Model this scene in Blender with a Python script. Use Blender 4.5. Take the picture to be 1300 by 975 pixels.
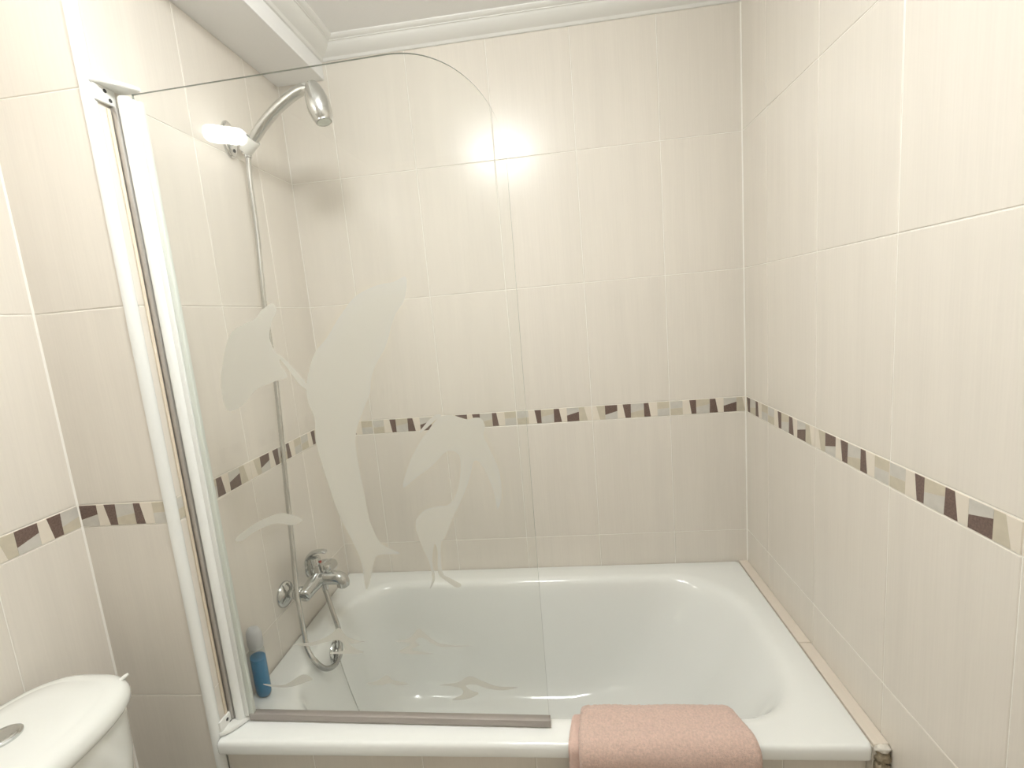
import bpy, bmesh, math, random
from mathutils import Vector, Matrix, noise

for _o in list(bpy.data.objects):
    bpy.data.objects.remove(_o)
SC = bpy.context.scene
COL = SC.collection
random.seed(7)

# ---------------------------------------------------------------- camera
cam_data = bpy.data.cameras.new('camera')
cam = bpy.data.objects.new('camera', cam_data)
COL.objects.link(cam)
cam_data.sensor_fit = 'HORIZONTAL'
cam_data.sensor_width = 36.0
cam_data.lens = 600.68 * 36.0 / 1300.0
cam_data.clip_start = 0.02
cam.matrix_world = Matrix(((0.99236865, 0.07016454, 0.10139727, -0.58294579),
                           (0.08971822, 0.15324327, -0.98410728, -1.54303852),
                           (-0.08458788, 0.98569439, 0.14577877, 0.88143159),
                           (0, 0, 0, 1)))
SC.camera = cam

# ---------------------------------------------------------------- world, exposure
world = bpy.data.worlds.new('world')
SC.world = world
world.use_nodes = True
world.node_tree.nodes['Background'].inputs[0].default_value = (0.9, 0.92, 1.0, 1)
world.node_tree.nodes['Background'].inputs[1].default_value = 0.05
SC.view_settings.view_transform = 'Standard'
SC.view_settings.look = 'None'
SC.view_settings.gamma = 1.0
SC.view_settings.use_curve_mapping = False
SC.view_settings.exposure = 0.46
CEILING_LAMP_POWER = 36.0      # emission of the ceiling lamp's diffuser
MIRROR_LAMP_POWER = 27.0       # emission of the tube lamp over the toilet

# ---------------------------------------------------------------- dimensions (metres, tub rim at z = 0)
WALL_L = -1.40      # tap wall
WALL_T = -1.612     # wall behind the toilet
Y_OUT = -0.682      # outer corner of the boxed-out tap wall
FLOOR_Z = -0.56
CEIL_Z = 1.738
Y_END = -2.35
ZROWS = [FLOOR_Z, -0.289, 0.111, 0.5123, 0.5613, 0.9600, 1.3550, 1.7500]
GROUT = 0.0011      # half joint

# ================================================================ materials
def new_mat(name):
    m = bpy.data.materials.new(name)
    m.use_nodes = True
    nt = m.node_tree
    for n in list(nt.nodes):
        nt.nodes.remove(n)
    out = nt.nodes.new('ShaderNodeOutputMaterial')
    return m, nt, out


def pbr(name, col, rough=0.5, metal=0.0, spec=0.5, coat=0.0, bump=None, var=None, emit=None, sss=0.0, sheen=0.0):
    m, nt, out = new_mat(name)
    b = nt.nodes.new('ShaderNodeBsdfPrincipled')
    b.inputs['Base Color'].default_value = (*col, 1)
    b.inputs['Roughness'].default_value = rough
    b.inputs['Metallic'].default_value = metal
    b.inputs['Specular IOR Level'].default_value = spec
    b.inputs['Coat Weight'].default_value = coat
    b.inputs['Coat Roughness'].default_value = 0.08
    if sheen:
        b.inputs['Sheen Weight'].default_value = sheen
        b.inputs['Sheen Roughness'].default_value = 0.5
    nt.links.new(b.outputs[0], out.inputs[0])
    tc = nt.nodes.new('ShaderNodeTexCoord')
    if var:
        scale, amount = var
        n = nt.nodes.new('ShaderNodeTexNoise')
        n.inputs['Scale'].default_value = scale
        n.inputs['Detail'].default_value = 4
        nt.links.new(tc.outputs['Object'], n.inputs['Vector'])
        mr = nt.nodes.new('ShaderNodeMapRange')
        mr.inputs[1].default_value = 0.3
        mr.inputs[2].default_value = 0.7
        mr.inputs[3].default_value = 1 - amount
        mr.inputs[4].default_value = 1 + amount
        nt.links.new(n.outputs[0], mr.inputs[0])
        mx = nt.nodes.new('ShaderNodeVectorMath')
        mx.operation = 'SCALE'
        mx.inputs[0].default_value = col
        nt.links.new(mr.outputs[0], mx.inputs['Scale'])
        nt.links.new(mx.outputs[0], b.inputs['Base Color'])
    if bump:
        scale, strength = bump
        n = nt.nodes.new('ShaderNodeTexNoise')
        n.inputs['Scale'].default_value = scale
        n.inputs['Detail'].default_value = 3
        nt.links.new(tc.outputs['Object'], n.inputs['Vector'])
        bp = nt.nodes.new('ShaderNodeBump')
        bp.inputs['Strength'].default_value = strength
        bp.inputs['Distance'].default_value = 0.002
        nt.links.new(n.outputs[0], bp.inputs['Height'])
        nt.links.new(bp.outputs[0], b.inputs['Normal'])
    return m


def tile_mat(name, col, rough=0.24, streak=0.025):
    """glazed ceramic: fine vertical combed grain and slight tone change from tile to tile"""
    m, nt, out = new_mat(name)
    N, L = nt.nodes, nt.links
    b = N.new('ShaderNodeBsdfPrincipled')
    b.inputs['Roughness'].default_value = rough
    b.inputs['Specular IOR Level'].default_value = 0.45
    tc = N.new('ShaderNodeTexCoord')
    oi = N.new('ShaderNodeObjectInfo')
    off = N.new('ShaderNodeVectorMath')
    off.operation = 'MULTIPLY_ADD'
    L.new(oi.outputs['Random'], off.inputs[0])
    off.inputs[1].default_value = (13.0, 7.0, 5.0)
    L.new(tc.outputs['Object'], off.inputs[2])
    mp = N.new('ShaderNodeMapping')
    mp.inputs['Scale'].default_value = (330, 7, 1)
    L.new(off.outputs[0], mp.inputs[0])
    n1 = N.new('ShaderNodeTexNoise')
    n1.inputs['Scale'].default_value = 1.0
    n1.inputs['Detail'].default_value = 3
    L.new(mp.outputs[0], n1.inputs['Vector'])
    mp2 = N.new('ShaderNodeMapping')
    mp2.inputs['Scale'].default_value = (26, 1.6, 1)
    L.new(off.outputs[0], mp2.inputs[0])
    n2 = N.new('ShaderNodeTexNoise')
    n2.inputs['Scale'].default_value = 1.0
    n2.inputs['Detail'].default_value = 2
    L.new(mp2.outputs[0], n2.inputs['Vector'])
    add = N.new('ShaderNodeMath')
    add.operation = 'ADD'
    L.new(n1.outputs[0], add.inputs[0])
    L.new(n2.outputs[0], add.inputs[1])
    mr = N.new('ShaderNodeMapRange')
    mr.inputs[1].default_value = 0.7
    mr.inputs[2].default_value = 1.3
    mr.inputs[3].default_value = 1 - streak
    mr.inputs[4].default_value = 1 + streak
    L.new(add.outputs[0], mr.inputs[0])
    rv = N.new('ShaderNodeMapRange')
    rv.inputs[3].default_value = 0.985
    rv.inputs[4].default_value = 1.015
    L.new(oi.outputs['Random'], rv.inputs[0])
    mu = N.new('ShaderNodeMath')
    mu.operation = 'MULTIPLY'
    L.new(mr.outputs[0], mu.inputs[0])
    L.new(rv.outputs[0], mu.inputs[1])
    sc = N.new('ShaderNodeVectorMath')
    sc.operation = 'SCALE'
    sc.inputs[0].default_value = col
    L.new(mu.outputs[0], sc.inputs['Scale'])
    L.new(sc.outputs[0], b.inputs['Base Color'])
    bp = N.new('ShaderNodeBump')
    bp.inputs['Strength'].default_value = 0.12
    bp.inputs['Distance'].default_value = 0.0006
    L.new(n1.outputs[0], bp.inputs['Height'])
    L.new(bp.outputs[0], b.inputs['Normal'])
    L.new(b.outputs[0], out.inputs[0])
    return m


def glass_mat(name, tint, base_refl=0.04):
    """thin clear pane: lets light through, mirrors more at grazing angles"""
    m, nt, out = new_mat(name)
    N, L = nt.nodes, nt.links
    lw = N.new('ShaderNodeLayerWeight')
    lw.inputs[0].default_value = 0.5
    p = N.new('ShaderNodeMath')
    p.operation = 'POWER'
    L.new(lw.outputs['Facing'], p.inputs[0])
    p.inputs[1].default_value = 5.0
    ma = N.new('ShaderNodeMath')
    ma.operation = 'MULTIPLY_ADD'
    L.new(p.outputs[0], ma.inputs[0])
    ma.inputs[1].default_value = 0.9
    ma.inputs[2].default_value = base_refl
    t = N.new('ShaderNodeBsdfTransparent')
    t.inputs[0].default_value = (*tint, 1)
    g = N.new('ShaderNodeBsdfGlossy')
    g.inputs['Roughness'].default_value = 0.015
    mx = N.new('ShaderNodeMixShader')
    L.new(ma.outputs[0], mx.inputs[0])
    L.new(t.outputs[0], mx.inputs[1])
    L.new(g.outputs[0], mx.inputs[2])
    L.new(mx.outputs[0], out.inputs[0])
    return m


def frost_mat(name):
    """acid-etched glass: scatters what lies behind it"""
    m, nt, out = new_mat(name)
    N, L = nt.nodes, nt.links
    tr = N.new('ShaderNodeBsdfTranslucent')
    tr.inputs[0].default_value = (0.95, 0.95, 0.93, 1)
    df = N.new('ShaderNodeBsdfDiffuse')
    df.inputs[0].default_value = (0.85, 0.84, 0.80, 1)
    tp = N.new('ShaderNodeBsdfTransparent')
    tp.inputs[0].default_value = (0.97, 0.98, 0.97, 1)
    m1 = N.new('ShaderNodeMixShader')
    m1.inputs[0].default_value = 0.17
    L.new(tr.outputs[0], m1.inputs[1])
    L.new(df.outputs[0], m1.inputs[2])
    m2 = N.new('ShaderNodeMixShader')
    m2.inputs[0].default_value = 0.24
    L.new(m1.outputs[0], m2.inputs[1])
    L.new(tp.outputs[0], m2.inputs[2])
    L.new(m2.outputs[0], out.inputs[0])
    return m


def emit_mat(name, col, power):
    m, nt, out = new_mat(name)
    e = nt.nodes.new('ShaderNodeEmission')
    e.inputs[0].default_value = (*col, 1)
    e.inputs[1].default_value = power
    nt.links.new(e.outputs[0], out.inputs[0])
    return m


M = {
    'tile': tile_mat('beige_tile', (0.80, 0.752, 0.678)),
    'ledge': tile_mat('ledge_tile', (0.82, 0.74, 0.64), 0.35),
    'grout': pbr('grout', (0.93, 0.905, 0.84), 0.8, bump=(400, 0.2)),
    'm_cream': pbr('border_cream', (0.81, 0.745, 0.645), 0.35),
    'm_khaki': pbr('border_khaki', (0.61, 0.555, 0.44), 0.35, var=(60, 0.05)),
    'm_grey': pbr('border_grey', (0.63, 0.605, 0.55), 0.35, var=(60, 0.05)),
    'm_dark': pbr('border_brown', (0.17, 0.115, 0.095), 0.35, var=(300, 0.25)),
    'plaster': pbr('ceiling_plaster', (0.92, 0.92, 0.91), 0.9, bump=(180, 0.1)),
    'cornice': pbr('cornice_plaster', (0.87, 0.87, 0.84), 0.55, bump=(90, 0.06)),
    'enamel': pbr('bath_enamel', (0.93, 0.945, 0.915), 0.10, spec=0.55, coat=0.3),
    'ceramic': pbr('toilet_ceramic', (0.86, 0.87, 0.83), 0.10, spec=0.55, coat=0.3),
    'white_plastic': pbr('white_plastic', (0.88, 0.88, 0.84), 0.32),
    'white_metal': pbr('white_lacquered_metal', (0.88, 0.89, 0.86), 0.25),
    'seal': pbr('pale_seal', (0.72, 0.76, 0.70), 0.35),
    'cream_silicone': pbr('cream_silicone', (0.80, 0.70, 0.56), 0.5),
    'chrome': pbr('chrome', (0.62, 0.63, 0.62), 0.14, metal=1.0),
    'satin': pbr('satin_metal', (0.64, 0.64, 0.62), 0.24, metal=1.0),
    'alu': pbr('grey_aluminium', (0.52, 0.50, 0.48), 0.35, metal=0.75),
    'rail': pbr('brown_grey_rail', (0.42, 0.38, 0.35), 0.45, metal=0.2),
    'dark': pbr('dark_hole', (0.05, 0.05, 0.05), 0.6),
    'red': pbr('red_mark', (0.35, 0.05, 0.03), 0.4),
    'towel': pbr('pink_terry', (0.75, 0.555, 0.475), 0.95, spec=0.1, bump=(520, 1.0), var=(240, 0.12), sheen=0.35),
    'towel2': pbr('pink_terry_hem', (0.77, 0.56, 0.48), 0.95, spec=0.1, bump=(520, 0.6), var=(240, 0.05), sheen=0.3),
    'glass': glass_mat('screen_glass', (0.993, 0.996, 0.992), 0.03),
    'glass_edge': pbr('glass_edge', (0.30, 0.33, 0.29), 0.2),
    'frost': frost_mat('etched_glass'),
    'floor': tile_mat('floor_tile', (0.66, 0.60, 0.53), 0.35),
    'rubble': pbr('crumbling_mortar', (0.36, 0.30, 0.21), 0.95, bump=(150, 1.0), var=(90, 0.45)),
    'caulk': pbr('old_caulk', (0.82, 0.78, 0.70), 0.6, bump=(120, 0.5), var=(60, 0.12)),
    'wood_door': pbr('white_door_paint', (0.78, 0.76, 0.70), 0.4),
    'lamp': emit_mat('ceiling_lamp_glow', (0.985, 1.0, 0.98), CEILING_LAMP_POWER),
    'tube': emit_mat('mirror_lamp_glow', (1.0, 0.99, 0.96), MIRROR_LAMP_POWER),
}


# ================================================================ helpers
def link(o, parent=None):
    COL.objects.link(o)
    if parent is not None:
        o.parent = parent
    return o


def tag(o, label=None, cat=None, kind=None, group=None):
    if label: o['label'] = label
    if cat: o['category'] = cat
    if kind: o['kind'] = kind
    if group: o['group'] = group
    return o


def raw(name, verts, faces, mats, parent=None, smooth=False, fmat=None):
    me = bpy.data.meshes.new(name)
    me.from_pydata([tuple(v) for v in verts], [], faces)
    for m in (mats if isinstance(mats, (list, tuple)) else [mats]):
        me.materials.append(m)
    if smooth:
        me.polygons.foreach_set('use_smooth', [True] * len(me.polygons))
    if fmat:
        me.polygons.foreach_set('material_index', fmat)
    me.update()
    return link(bpy.data.objects.new(name, me), parent)


def fix_normals(o):
    bm = bmesh.new()
    bm.from_mesh(o.data)
    bmesh.ops.recalc_face_normals(bm, faces=bm.faces)
    bm.to_mesh(o.data)
    bm.free()
    return o


def box(name, lo, hi, mat, parent=None, bevel=0.0, seg=2):
    bm = bmesh.new()
    bmesh.ops.create_cube(bm, size=1.0)
    for v in bm.verts:
        v.co = Vector([lo[i] + (v.co[i] + 0.5) * (hi[i] - lo[i]) for i in range(3)])
    if bevel:
        bmesh.ops.bevel(bm, geom=list(bm.edges), offset=bevel, segments=seg, affect='EDGES', profile=0.5)
    me = bpy.data.meshes.new(name)
    bm.to_mesh(me)
    bm.free()
    me.materials.append(mat)
    if bevel:
        me.polygons.foreach_set('use_smooth', [True] * len(me.polygons))
        me.set_sharp_from_angle(angle=math.radians(40))
    return link(bpy.data.objects.new(name, me), parent)


def boxes(name, lst, mat, parent=None):
    v, f = [], []
    for lo, hi in lst:
        n = len(v)
        v += [(x, y, z) for x in (lo[0], hi[0]) for y in (lo[1], hi[1]) for z in (lo[2], hi[2])]
        f += [tuple(n + i for i in q) for q in ((0, 1, 3, 2), (4, 6, 7, 5), (0, 4, 5, 1), (2, 3, 7, 6), (0, 2, 6, 4), (1, 5, 7, 3))]
    return fix_normals(raw(name, v, f, mat, parent))


def frame(axis):
    z = Vector(axis).normalized()
    x = z.orthogonal().normalized()
    return x, z.cross(x), z


def lathe(name, prof, origin, axis, mat, parent=None, seg=40, sharp=35):
    """prof: list of (radius, distance along axis)"""
    X, Y, Z = frame(axis)
    O = Vector(origin)
    v, f = [], []
    n = len(prof)
    for r, h in prof:
        for k in range(seg):
            a = 2 * math.pi * k / seg
            v.append(O + Z * h + (X * math.cos(a) + Y * math.sin(a)) * r)
    for i in range(n - 1):
        for k in range(seg):
            f.append((i * seg + k, i * seg + (k + 1) % seg, (i + 1) * seg + (k + 1) % seg, (i + 1) * seg + k))
    f.append(tuple(range(seg - 1, -1, -1)))
    f.append(tuple((n - 1) * seg + k for k in range(seg)))
    o = raw(name, v, f, mat, parent, True)
    fix_normals(o)
    o.data.set_sharp_from_angle(angle=math.radians(sharp))
    return o


def spline(pts, per=8, closed=False):
    P = [Vector(p) for p in pts]
    n = len(P)
    out = []
    for i in range(n if closed else n - 1):
        if closed:
            a, b, c, d = P[(i - 1) % n], P[i], P[(i + 1) % n], P[(i + 2) % n]
        else:
            a, b, c, d = P[max(i - 1, 0)], P[i], P[i + 1], P[min(i + 2, n - 1)]
        for k in range(per):
            t = k / per
            out.append(0.5 * ((2 * b) + (c - a) * t + (2 * a - 5 * b + 4 * c - d) * t * t + (3 * b - a - 3 * c + d) * t ** 3))
    if not closed:
        out.append(P[-1])
    return out


def tube(name, path, radius, mat, parent=None, sides=14, flat=None):
    """sweep a circle (or flattened ellipse: flat = (hint vector, ratio)) along path; radius: number or list"""
    P = [Vector(p) for p in path]
    n = len(P)
    R = radius if isinstance(radius, (list, tuple)) else [radius] * n
    v, f = [], []
    prev = None
    for i in range(n):
        T = (P[min(i + 1, n - 1)] - P[max(i - 1, 0)]).normalized()
        if flat:
            X = Vector(flat[0])
            X = (X - T * X.dot(T)).normalized()
        elif prev is None:
            X = T.orthogonal().normalized()
        else:
            X = (prev - T * prev.dot(T)).normalized()
        prev = X
        Y = T.cross(X)
        for k in range(sides):
            a = 2 * math.pi * k / sides
            v.append(P[i] + X * (math.cos(a) * R[i]) + Y * (math.sin(a) * R[i] * (flat[1] if flat else 1)))
    for i in range(n - 1):
        for k in range(sides):
            f.append((i * sides + k, i * sides + (k + 1) % sides, (i + 1) * sides + (k + 1) % sides, (i + 1) * sides + k))
    f.append(tuple(range(sides - 1, -1, -1)))
    f.append(tuple((n - 1) * sides + k for k in range(sides)))
    o = raw(name, v, f, mat, parent, True)
    fix_normals(o)
    o.data.set_sharp_from_angle(angle=math.radians(50))
    return o


def empty(name, loc):
    o = bpy.data.objects.new(name, None)
    o.empty_display_size = 0.05
    link(o)
    o.location = loc
    o.matrix_world = Matrix.Translation(Vector(loc))
    return o


def adopt(parent, *objs):
    """objects are modelled in room coordinates: shift the mesh so that it hangs correctly under its empty"""
    inv = Matrix.Translation(-Vector(parent.location))
    for o in objs:
        o.parent = parent
        o.data.transform(inv)


def prism(name, outline, origin, U, V, N, depth, mat, parent=None):
    """closed outline of (u, v) pushed out along N"""
    O, U, V, N = Vector(origin), Vector(U), Vector(V), Vector(N)
    n = len(outline)
    v = [O + U * a + V * b for a, b in outline] + [O + U * a + V * b + N * depth for a, b in outline]
    f = [tuple(range(n - 1, -1, -1)), tuple(range(n, 2 * n))]
    f += [(i, (i + 1) % n, n + (i + 1) % n, n + i) for i in range(n)]
    return fix_normals(raw(name, v, f, mat, parent))


# ================================================================ tiled walls
_tile_mesh = {}


def tile_mesh(w, h, mat, thick=0.0075, edge=0.0012):
    key = (round(w, 4), round(h, 4), mat.name)
    if key in _tile_mesh:
        return _tile_mesh[key]
    e = edge
    v = [(0, 0, -thick), (w, 0, -thick), (w, h, -thick), (0, h, -thick),
         (0, 0, -e * 0.7), (w, 0, -e * 0.7), (w, h, -e * 0.7), (0, h, -e * 0.7),
         (e, e, 0), (w - e, e, 0), (w - e, h - e, 0), (e, h - e, 0)]
    f = [(8, 9, 10, 11)]
    for a, b in ((0, 4), (4, 8)):
        f += [(a + i, a + (i + 1) % 4, b + (i + 1) % 4, b + i) for i in range(4)]
    me = bpy.data.meshes.new('tile')
    me.from_pydata(v, [], f)
    me.materials.append(mat)
    _tile_mesh[key] = me
    return me


def place(me, name, origin, U, V, N, parent):
    o = link(bpy.data.objects.new(name, me), parent)
    U, V, N = Vector(U), Vector(V), Vector(N)
    m = Matrix.Identity(4)
    for i in range(3):
        m[i][0], m[i][1], m[i][2], m[i][3] = U[i], V[i], N[i], origin[i]
    o.matrix_local = m
    return o


# mosaic of one border tile, (u, v) in 0..1
MOSAIC = [
    ('m_cream', [(0, 0), (.10, 0), (.06, 1), (0, 1)]),
    ('m_khaki', [(.10, 0), (.17, 0), (.17, 1), (.06, 1)]),
    ('m_dark', [(.17, .32), (.33, .55), (.33, 1), (.17, 1)]),
    ('m_grey', [(.17, 0), (.33, 0), (.33, .55), (.17, .32)]),
    ('m_cream', [(.33, 0), (.43, 0), (.40, 1), (.33, 1)]),
    ('m_dark', [(.43, 0), (.50, 0), (.505, 1), (.40, 1)]),
    ('m_grey', [(.50, .36), (.67, .54), (.67, 1), (.505, 1)]),
    ('m_khaki', [(.50, 0), (.67, 0), (.67, .54), (.50, .36)]),
    ('m_dark', [(.67, 0), (.755, 0), (.73, 1), (.67, 1)]),
    ('m_cream', [(.755, 0), (.84, 0), (.84, 1), (.73, 1)]),
    ('m_khaki', [(.84, .50), (1, .54), (1, 1), (.84, 1)]),
    ('m_grey', [(.84, 0), (1, 0), (1, .54), (.84, .50)]),
]


def clip_u(poly, lo, hi):
    for sgn, lim in ((1, lo), (-1, -hi)):
        out = []
        for i in range(len(poly)):
            a, b = poly[i], poly[(i + 1) % len(poly)]
            ia, ib = sgn * a[0] >= lim - 1e-9, sgn * b[0] >= lim - 1e-9
            if ia: out.append(a)
            if ia != ib:
                t = (sgn * lim - a[0]) / (b[0] - a[0])
                out.append((sgn * lim, a[1] + t * (b[1] - a[1])))
        poly = out
        if len(poly) < 3: return []
    return poly


_mos = {}


def border_tile(origin, U, V, N, parent, lo, hi, flip, h):
    """one border strip of the full 250 mm pattern cut to lo..hi; origin is its lower left"""
    W = 0.25
    w = (hi - lo) * W - 2 * GROUT
    base = place(tile_mesh(w, h, M['m_cream']), 'border_tile', Vector(origin) + Vector(U) * GROUT, U, V, N, parent)
    for i, (mk, poly) in enumerate(MOSAIC):
        p = [(1 - a, 1 - b) for a, b in poly] if flip else poly
        p = clip_u(p, lo, hi)
        if not p: continue
        key = (i, flip, round(lo, 3), round(hi, 3))
        if key not in _mos:
            q = [((a - lo) * W - GROUT, b * h) for a, b in p]
            q = [(min(max(a, 0.0006), w - 0.0006), min(max(b, 0.0006), h - 0.0006)) for a, b in q]
            cx, cy = sum(a for a, b in q) / len(q), sum(b for a, b in q) / len(q)
            if max(a for a, b in q) - min(a for a, b in q) < 0.002: continue
            q2 = []
            for a, b in q:
                d = math.hypot(a - cx, b - cy)
                k = max(0.0, 1 - 0.00025 / d)
                q2.append((cx + (a - cx) * k, cy + (b - cy) * k))
            n = len(q2)
            vs = [(a, b, -0.001) for a, b in q2] + [(a, b, 0.0004) for a, b in q2]
            me = bpy.data.meshes.new('mosaic_piece')
            me.from_pydata(vs, [], [tuple(range(n, 2 * n))] + [(k, (k + 1) % n, n + (k + 1) % n, n + k) for k in range(n)])
            me.materials.append(M[mk])
            _mos[key] = me
        c = link(bpy.data.objects.new('mosaic_piece', _mos[key]), base)
        c.matrix_local = Matrix.Identity(4)


def tile_wall(wall, origin, U, N, joints, flips, zmin, zmax, cuts=None, border=True):
    """joints: ascending u positions; flips: pattern turn per column; cuts: (lo, hi) of border pattern per column"""
    U, V, N = Vector(U), Vector((0, 0, 1)), Vector(N)
    O = Vector(origin)
    for r in range(len(ZROWS) - 1):
        z0, z1 = max(ZROWS[r], zmin), min(ZROWS[r + 1], zmax)
        if z1 - z0 < 0.02: continue
        for c in range(len(joints) - 1):
            u0, u1 = joints[c], joints[c + 1]
            if u1 - u0 < 0.012: continue
            if r == 3:
                lo, hi = cuts[c] if cuts else (0, 1)
                border_tile(O + U * u0 + V * (z0 + GROUT), U, V, N, wall, lo, hi, flips[c], z1 - z0 - 2 * GROUT)
                continue
            place(tile_mesh(u1 - u0 - 2 * GROUT, z1 - z0 - 2 * GROUT, M['tile']), 'tile',
                  O + U * (u0 + GROUT) + V * (z0 + GROUT), U, V, N, wall)


SOF_X, SOF_Z = -1.247, 1.648
RC = 0.0013   # grout lies this far behind the tile faces
# back wall
wall = tag(boxes('wall_back', [((WALL_L - 0.3, RC, FLOOR_Z), (0.1, 0.10, CEIL_Z + 0.05))], M['grout']), 'beige tiled wall behind the bath with a mosaic border', kind='structure')
xs = [WALL_L, -1.236, -0.986, -0.736, -0.486, -0.236, 0.0]
tile_wall(wall, (0, 0, 0), (1, 0, 0), (0, -1, 0), xs, [0, 1, 0, 1, 0, 1], -0.06, 1.75,
          cuts=[(1 - 0.164 / 0.25, 1), (0, 1), (0, 1), (0, 1), (0, 1), (0, 0.236 / 0.25)])
# right wall
wall = tag(boxes('wall_right', [((RC, Y_END - 0.1, FLOOR_Z), (0.10, 0.0, CEIL_Z + 0.05))], M['grout']), 'beige tiled wall to the right of the bath with a mosaic border', kind='structure')
us = [0.0, 0.159] + [0.159 + 0.25 * k for k in range(1, 9)] + [-Y_END]
tile_wall(wall, (0, 0, 0), (0, -1, 0), (-1, 0, 0), us, [k % 2 for k in range(len(us))], FLOOR_Z, 1.75,
          cuts=[(1 - 0.159 / 0.25, 1)] + [(0, 1)] * 8 + [(0, min(1, (us[-1] - us[-2]) / 0.25))])
# tap wall (boxed out), its return and the wall behind the toilet
wall = tag(boxes('wall_left', [((WALL_T + 0.002, Y_OUT + 0.02, FLOOR_Z), (WALL_L - RC, 0.0, CEIL_Z + 0.05))], M['grout']), 'beige tiled wall carrying the bath mixer and shower bracket', kind='structure')
tile_wall(wall, (WALL_L, 0, 0), (0, 1, 0), (1, 0, 0), [Y_OUT + 0.008, -0.424, -0.174, 0.0], [1, 0, 1], -0.06, 1.648,
          cuts=[(0, 1), (0, 1), (0, 0.174 / 0.25)])
tile_wall(wall, (WALL_L, 0, 0), (0, 1, 0), (1, 0, 0), [Y_OUT + 0.008, -0.692 + 0.03], [1], FLOOR_Z, -0.06, cuts=[(0, 1)])
wr = tag(boxes('wall_return', [((WALL_T, Y_OUT + RC, FLOOR_Z), (WALL_L - 0.004, Y_OUT + 0.05, CEIL_Z + 0.05))], M['grout']), 'narrow beige tiled return beside the toilet cistern', kind='structure')
tile_wall(wr, (0, Y_OUT, 0), (1, 0, 0), (0, -1, 0), [WALL_T, WALL_L - 0.009], [0], FLOOR_Z, 1.738, cuts=[(0.16, 1)])
wt = tag(boxes('wall_left_toilet', [((WALL_T - 0.10, Y_END - 0.1, FLOOR_Z), (WALL_T - RC, Y_OUT + 0.05, CEIL_Z + 0.05))], M['grout']), 'beige tiled wall behind the toilet cistern', kind='structure')
us = [Y_END] + [-0.845 - 0.25 * k for k in range(5, -1, -1)] + [Y_OUT]
tile_wall(wt, (WALL_T, 0, 0), (0, 1, 0), (1, 0, 0), us, [1, 0, 1, 0, 1, 0, 0][-len(us) + 1:], FLOOR_Z, 1.738,
          cuts=[(1 - min(1, (us[1] - us[0]) / 0.25), 1)] + [(0, 1)] * (len(us) - 3) + [(0, 0.652)])
# wall behind the camera with a door
wf = tag(boxes('wall_front', [((WALL_T - 0.1, Y_END - 0.10, FLOOR_Z), (0.1, Y_END, CEIL_Z + 0.05))], M['tile']), 'plain beige wall opposite the bath', kind='structure')
dr = tag(box('door_1', (-0.95, Y_END + 0.001, FLOOR_Z + 0.005), (-0.15, Y_END + 0.035, 1.45), M['wood_door'], None, 0.003), 'white painted door opposite the bath', kind='structure')
boxes('door_panel', [((-0.84, Y_END + 0.035, -0.40), (-0.26, Y_END + 0.042, 0.35)), ((-0.84, Y_END + 0.035, 0.45), (-0.26, Y_END + 0.042, 1.34))], M['wood_door'], dr)
# grout beads in the inner corners
def corner_bead(x, y, sx, sy, z0, z1, parent, w=0.0028):
    v = [(x, y, z) for z in (z0, z1)] + [(x + sx * w, y, z) for z in (z0, z1)] + [(x, y + sy * w, z) for z in (z0, z1)]
    return fix_normals(raw('grout_bead', v, [(0, 2, 3, 1), (0, 1, 5, 4), (2, 4, 5, 3), (0, 4, 2), (1, 3, 5)], M['grout'], parent))


corner_bead(0, 0, -1, -1, 0.0, CEIL_Z, bpy.data.objects['wall_back'])
corner_bead(WALL_L, 0, 1, -1, 0.0, SOF_Z, bpy.data.objects['wall_back'], 0.0018)
corner_bead(WALL_T, Y_OUT, 1, -1, FLOOR_Z, CEIL_Z, wr)
# floor and ceiling
fl = tag(boxes('floor', [((WALL_T - 0.1, Y_END - 0.1, FLOOR_Z - 0.1), (0.1, 0.1, FLOOR_Z - RC))], M['grout']), 'brownish tiled bathroom floor', kind='structure')
for i in range(5):
    for j in range(6):
        x0, y0 = WALL_T + 0.33 * i, Y_END + 0.33 * j
        x1, y1 = min(x0 + 0.33, 0), min(y0 + 0.33, -0.70)
        if y1 - y0 < 0.03 or x1 - x0 < 0.03: continue
        place(tile_mesh(x1 - x0 - 0.003, y1 - y0 - 0.003, M['floor']), 'floor_tile', (x0 + 0.0015, y0 + 0.0015, FLOOR_Z), (1, 0, 0), (0, 1, 0), (0, 0, 1), fl)
tag(boxes('ceiling', [((WALL_T - 0.1, Y_END - 0.1, CEIL_Z), (0.1, 0.1, CEIL_Z + 0.1))], M['plaster']), 'smooth white ceiling', kind='structure')
tag(boxes('ceiling_soffit', [((WALL_L - 0.003, Y_OUT, SOF_Z), (SOF_X, 0.002, CEIL_Z + 0.01))], M['plaster']), 'white boxed beam under the ceiling above the tap wall', kind='structure')

# cornices: profile as (out from wall, height)
CP = [(0, 0), (0.006, 0), (0.010, 0.0035), (0.012, 0.006), (0.017, 0.0075), (0.026, 0.0105), (0.036, 0.0155), (0.044, 0.021), (0.0495, 0.0265),
      (0.0500, 0.0275), (0.0545, 0.0280), (0.0550, 0.0300), (0.0585, 0.0305), (0.0625, 0.0315), (0.0655, 0.0335), (0.0690, 0.0360), (0.0700, 0.040), (0, 0.040)]
CB = 1.699


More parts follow.
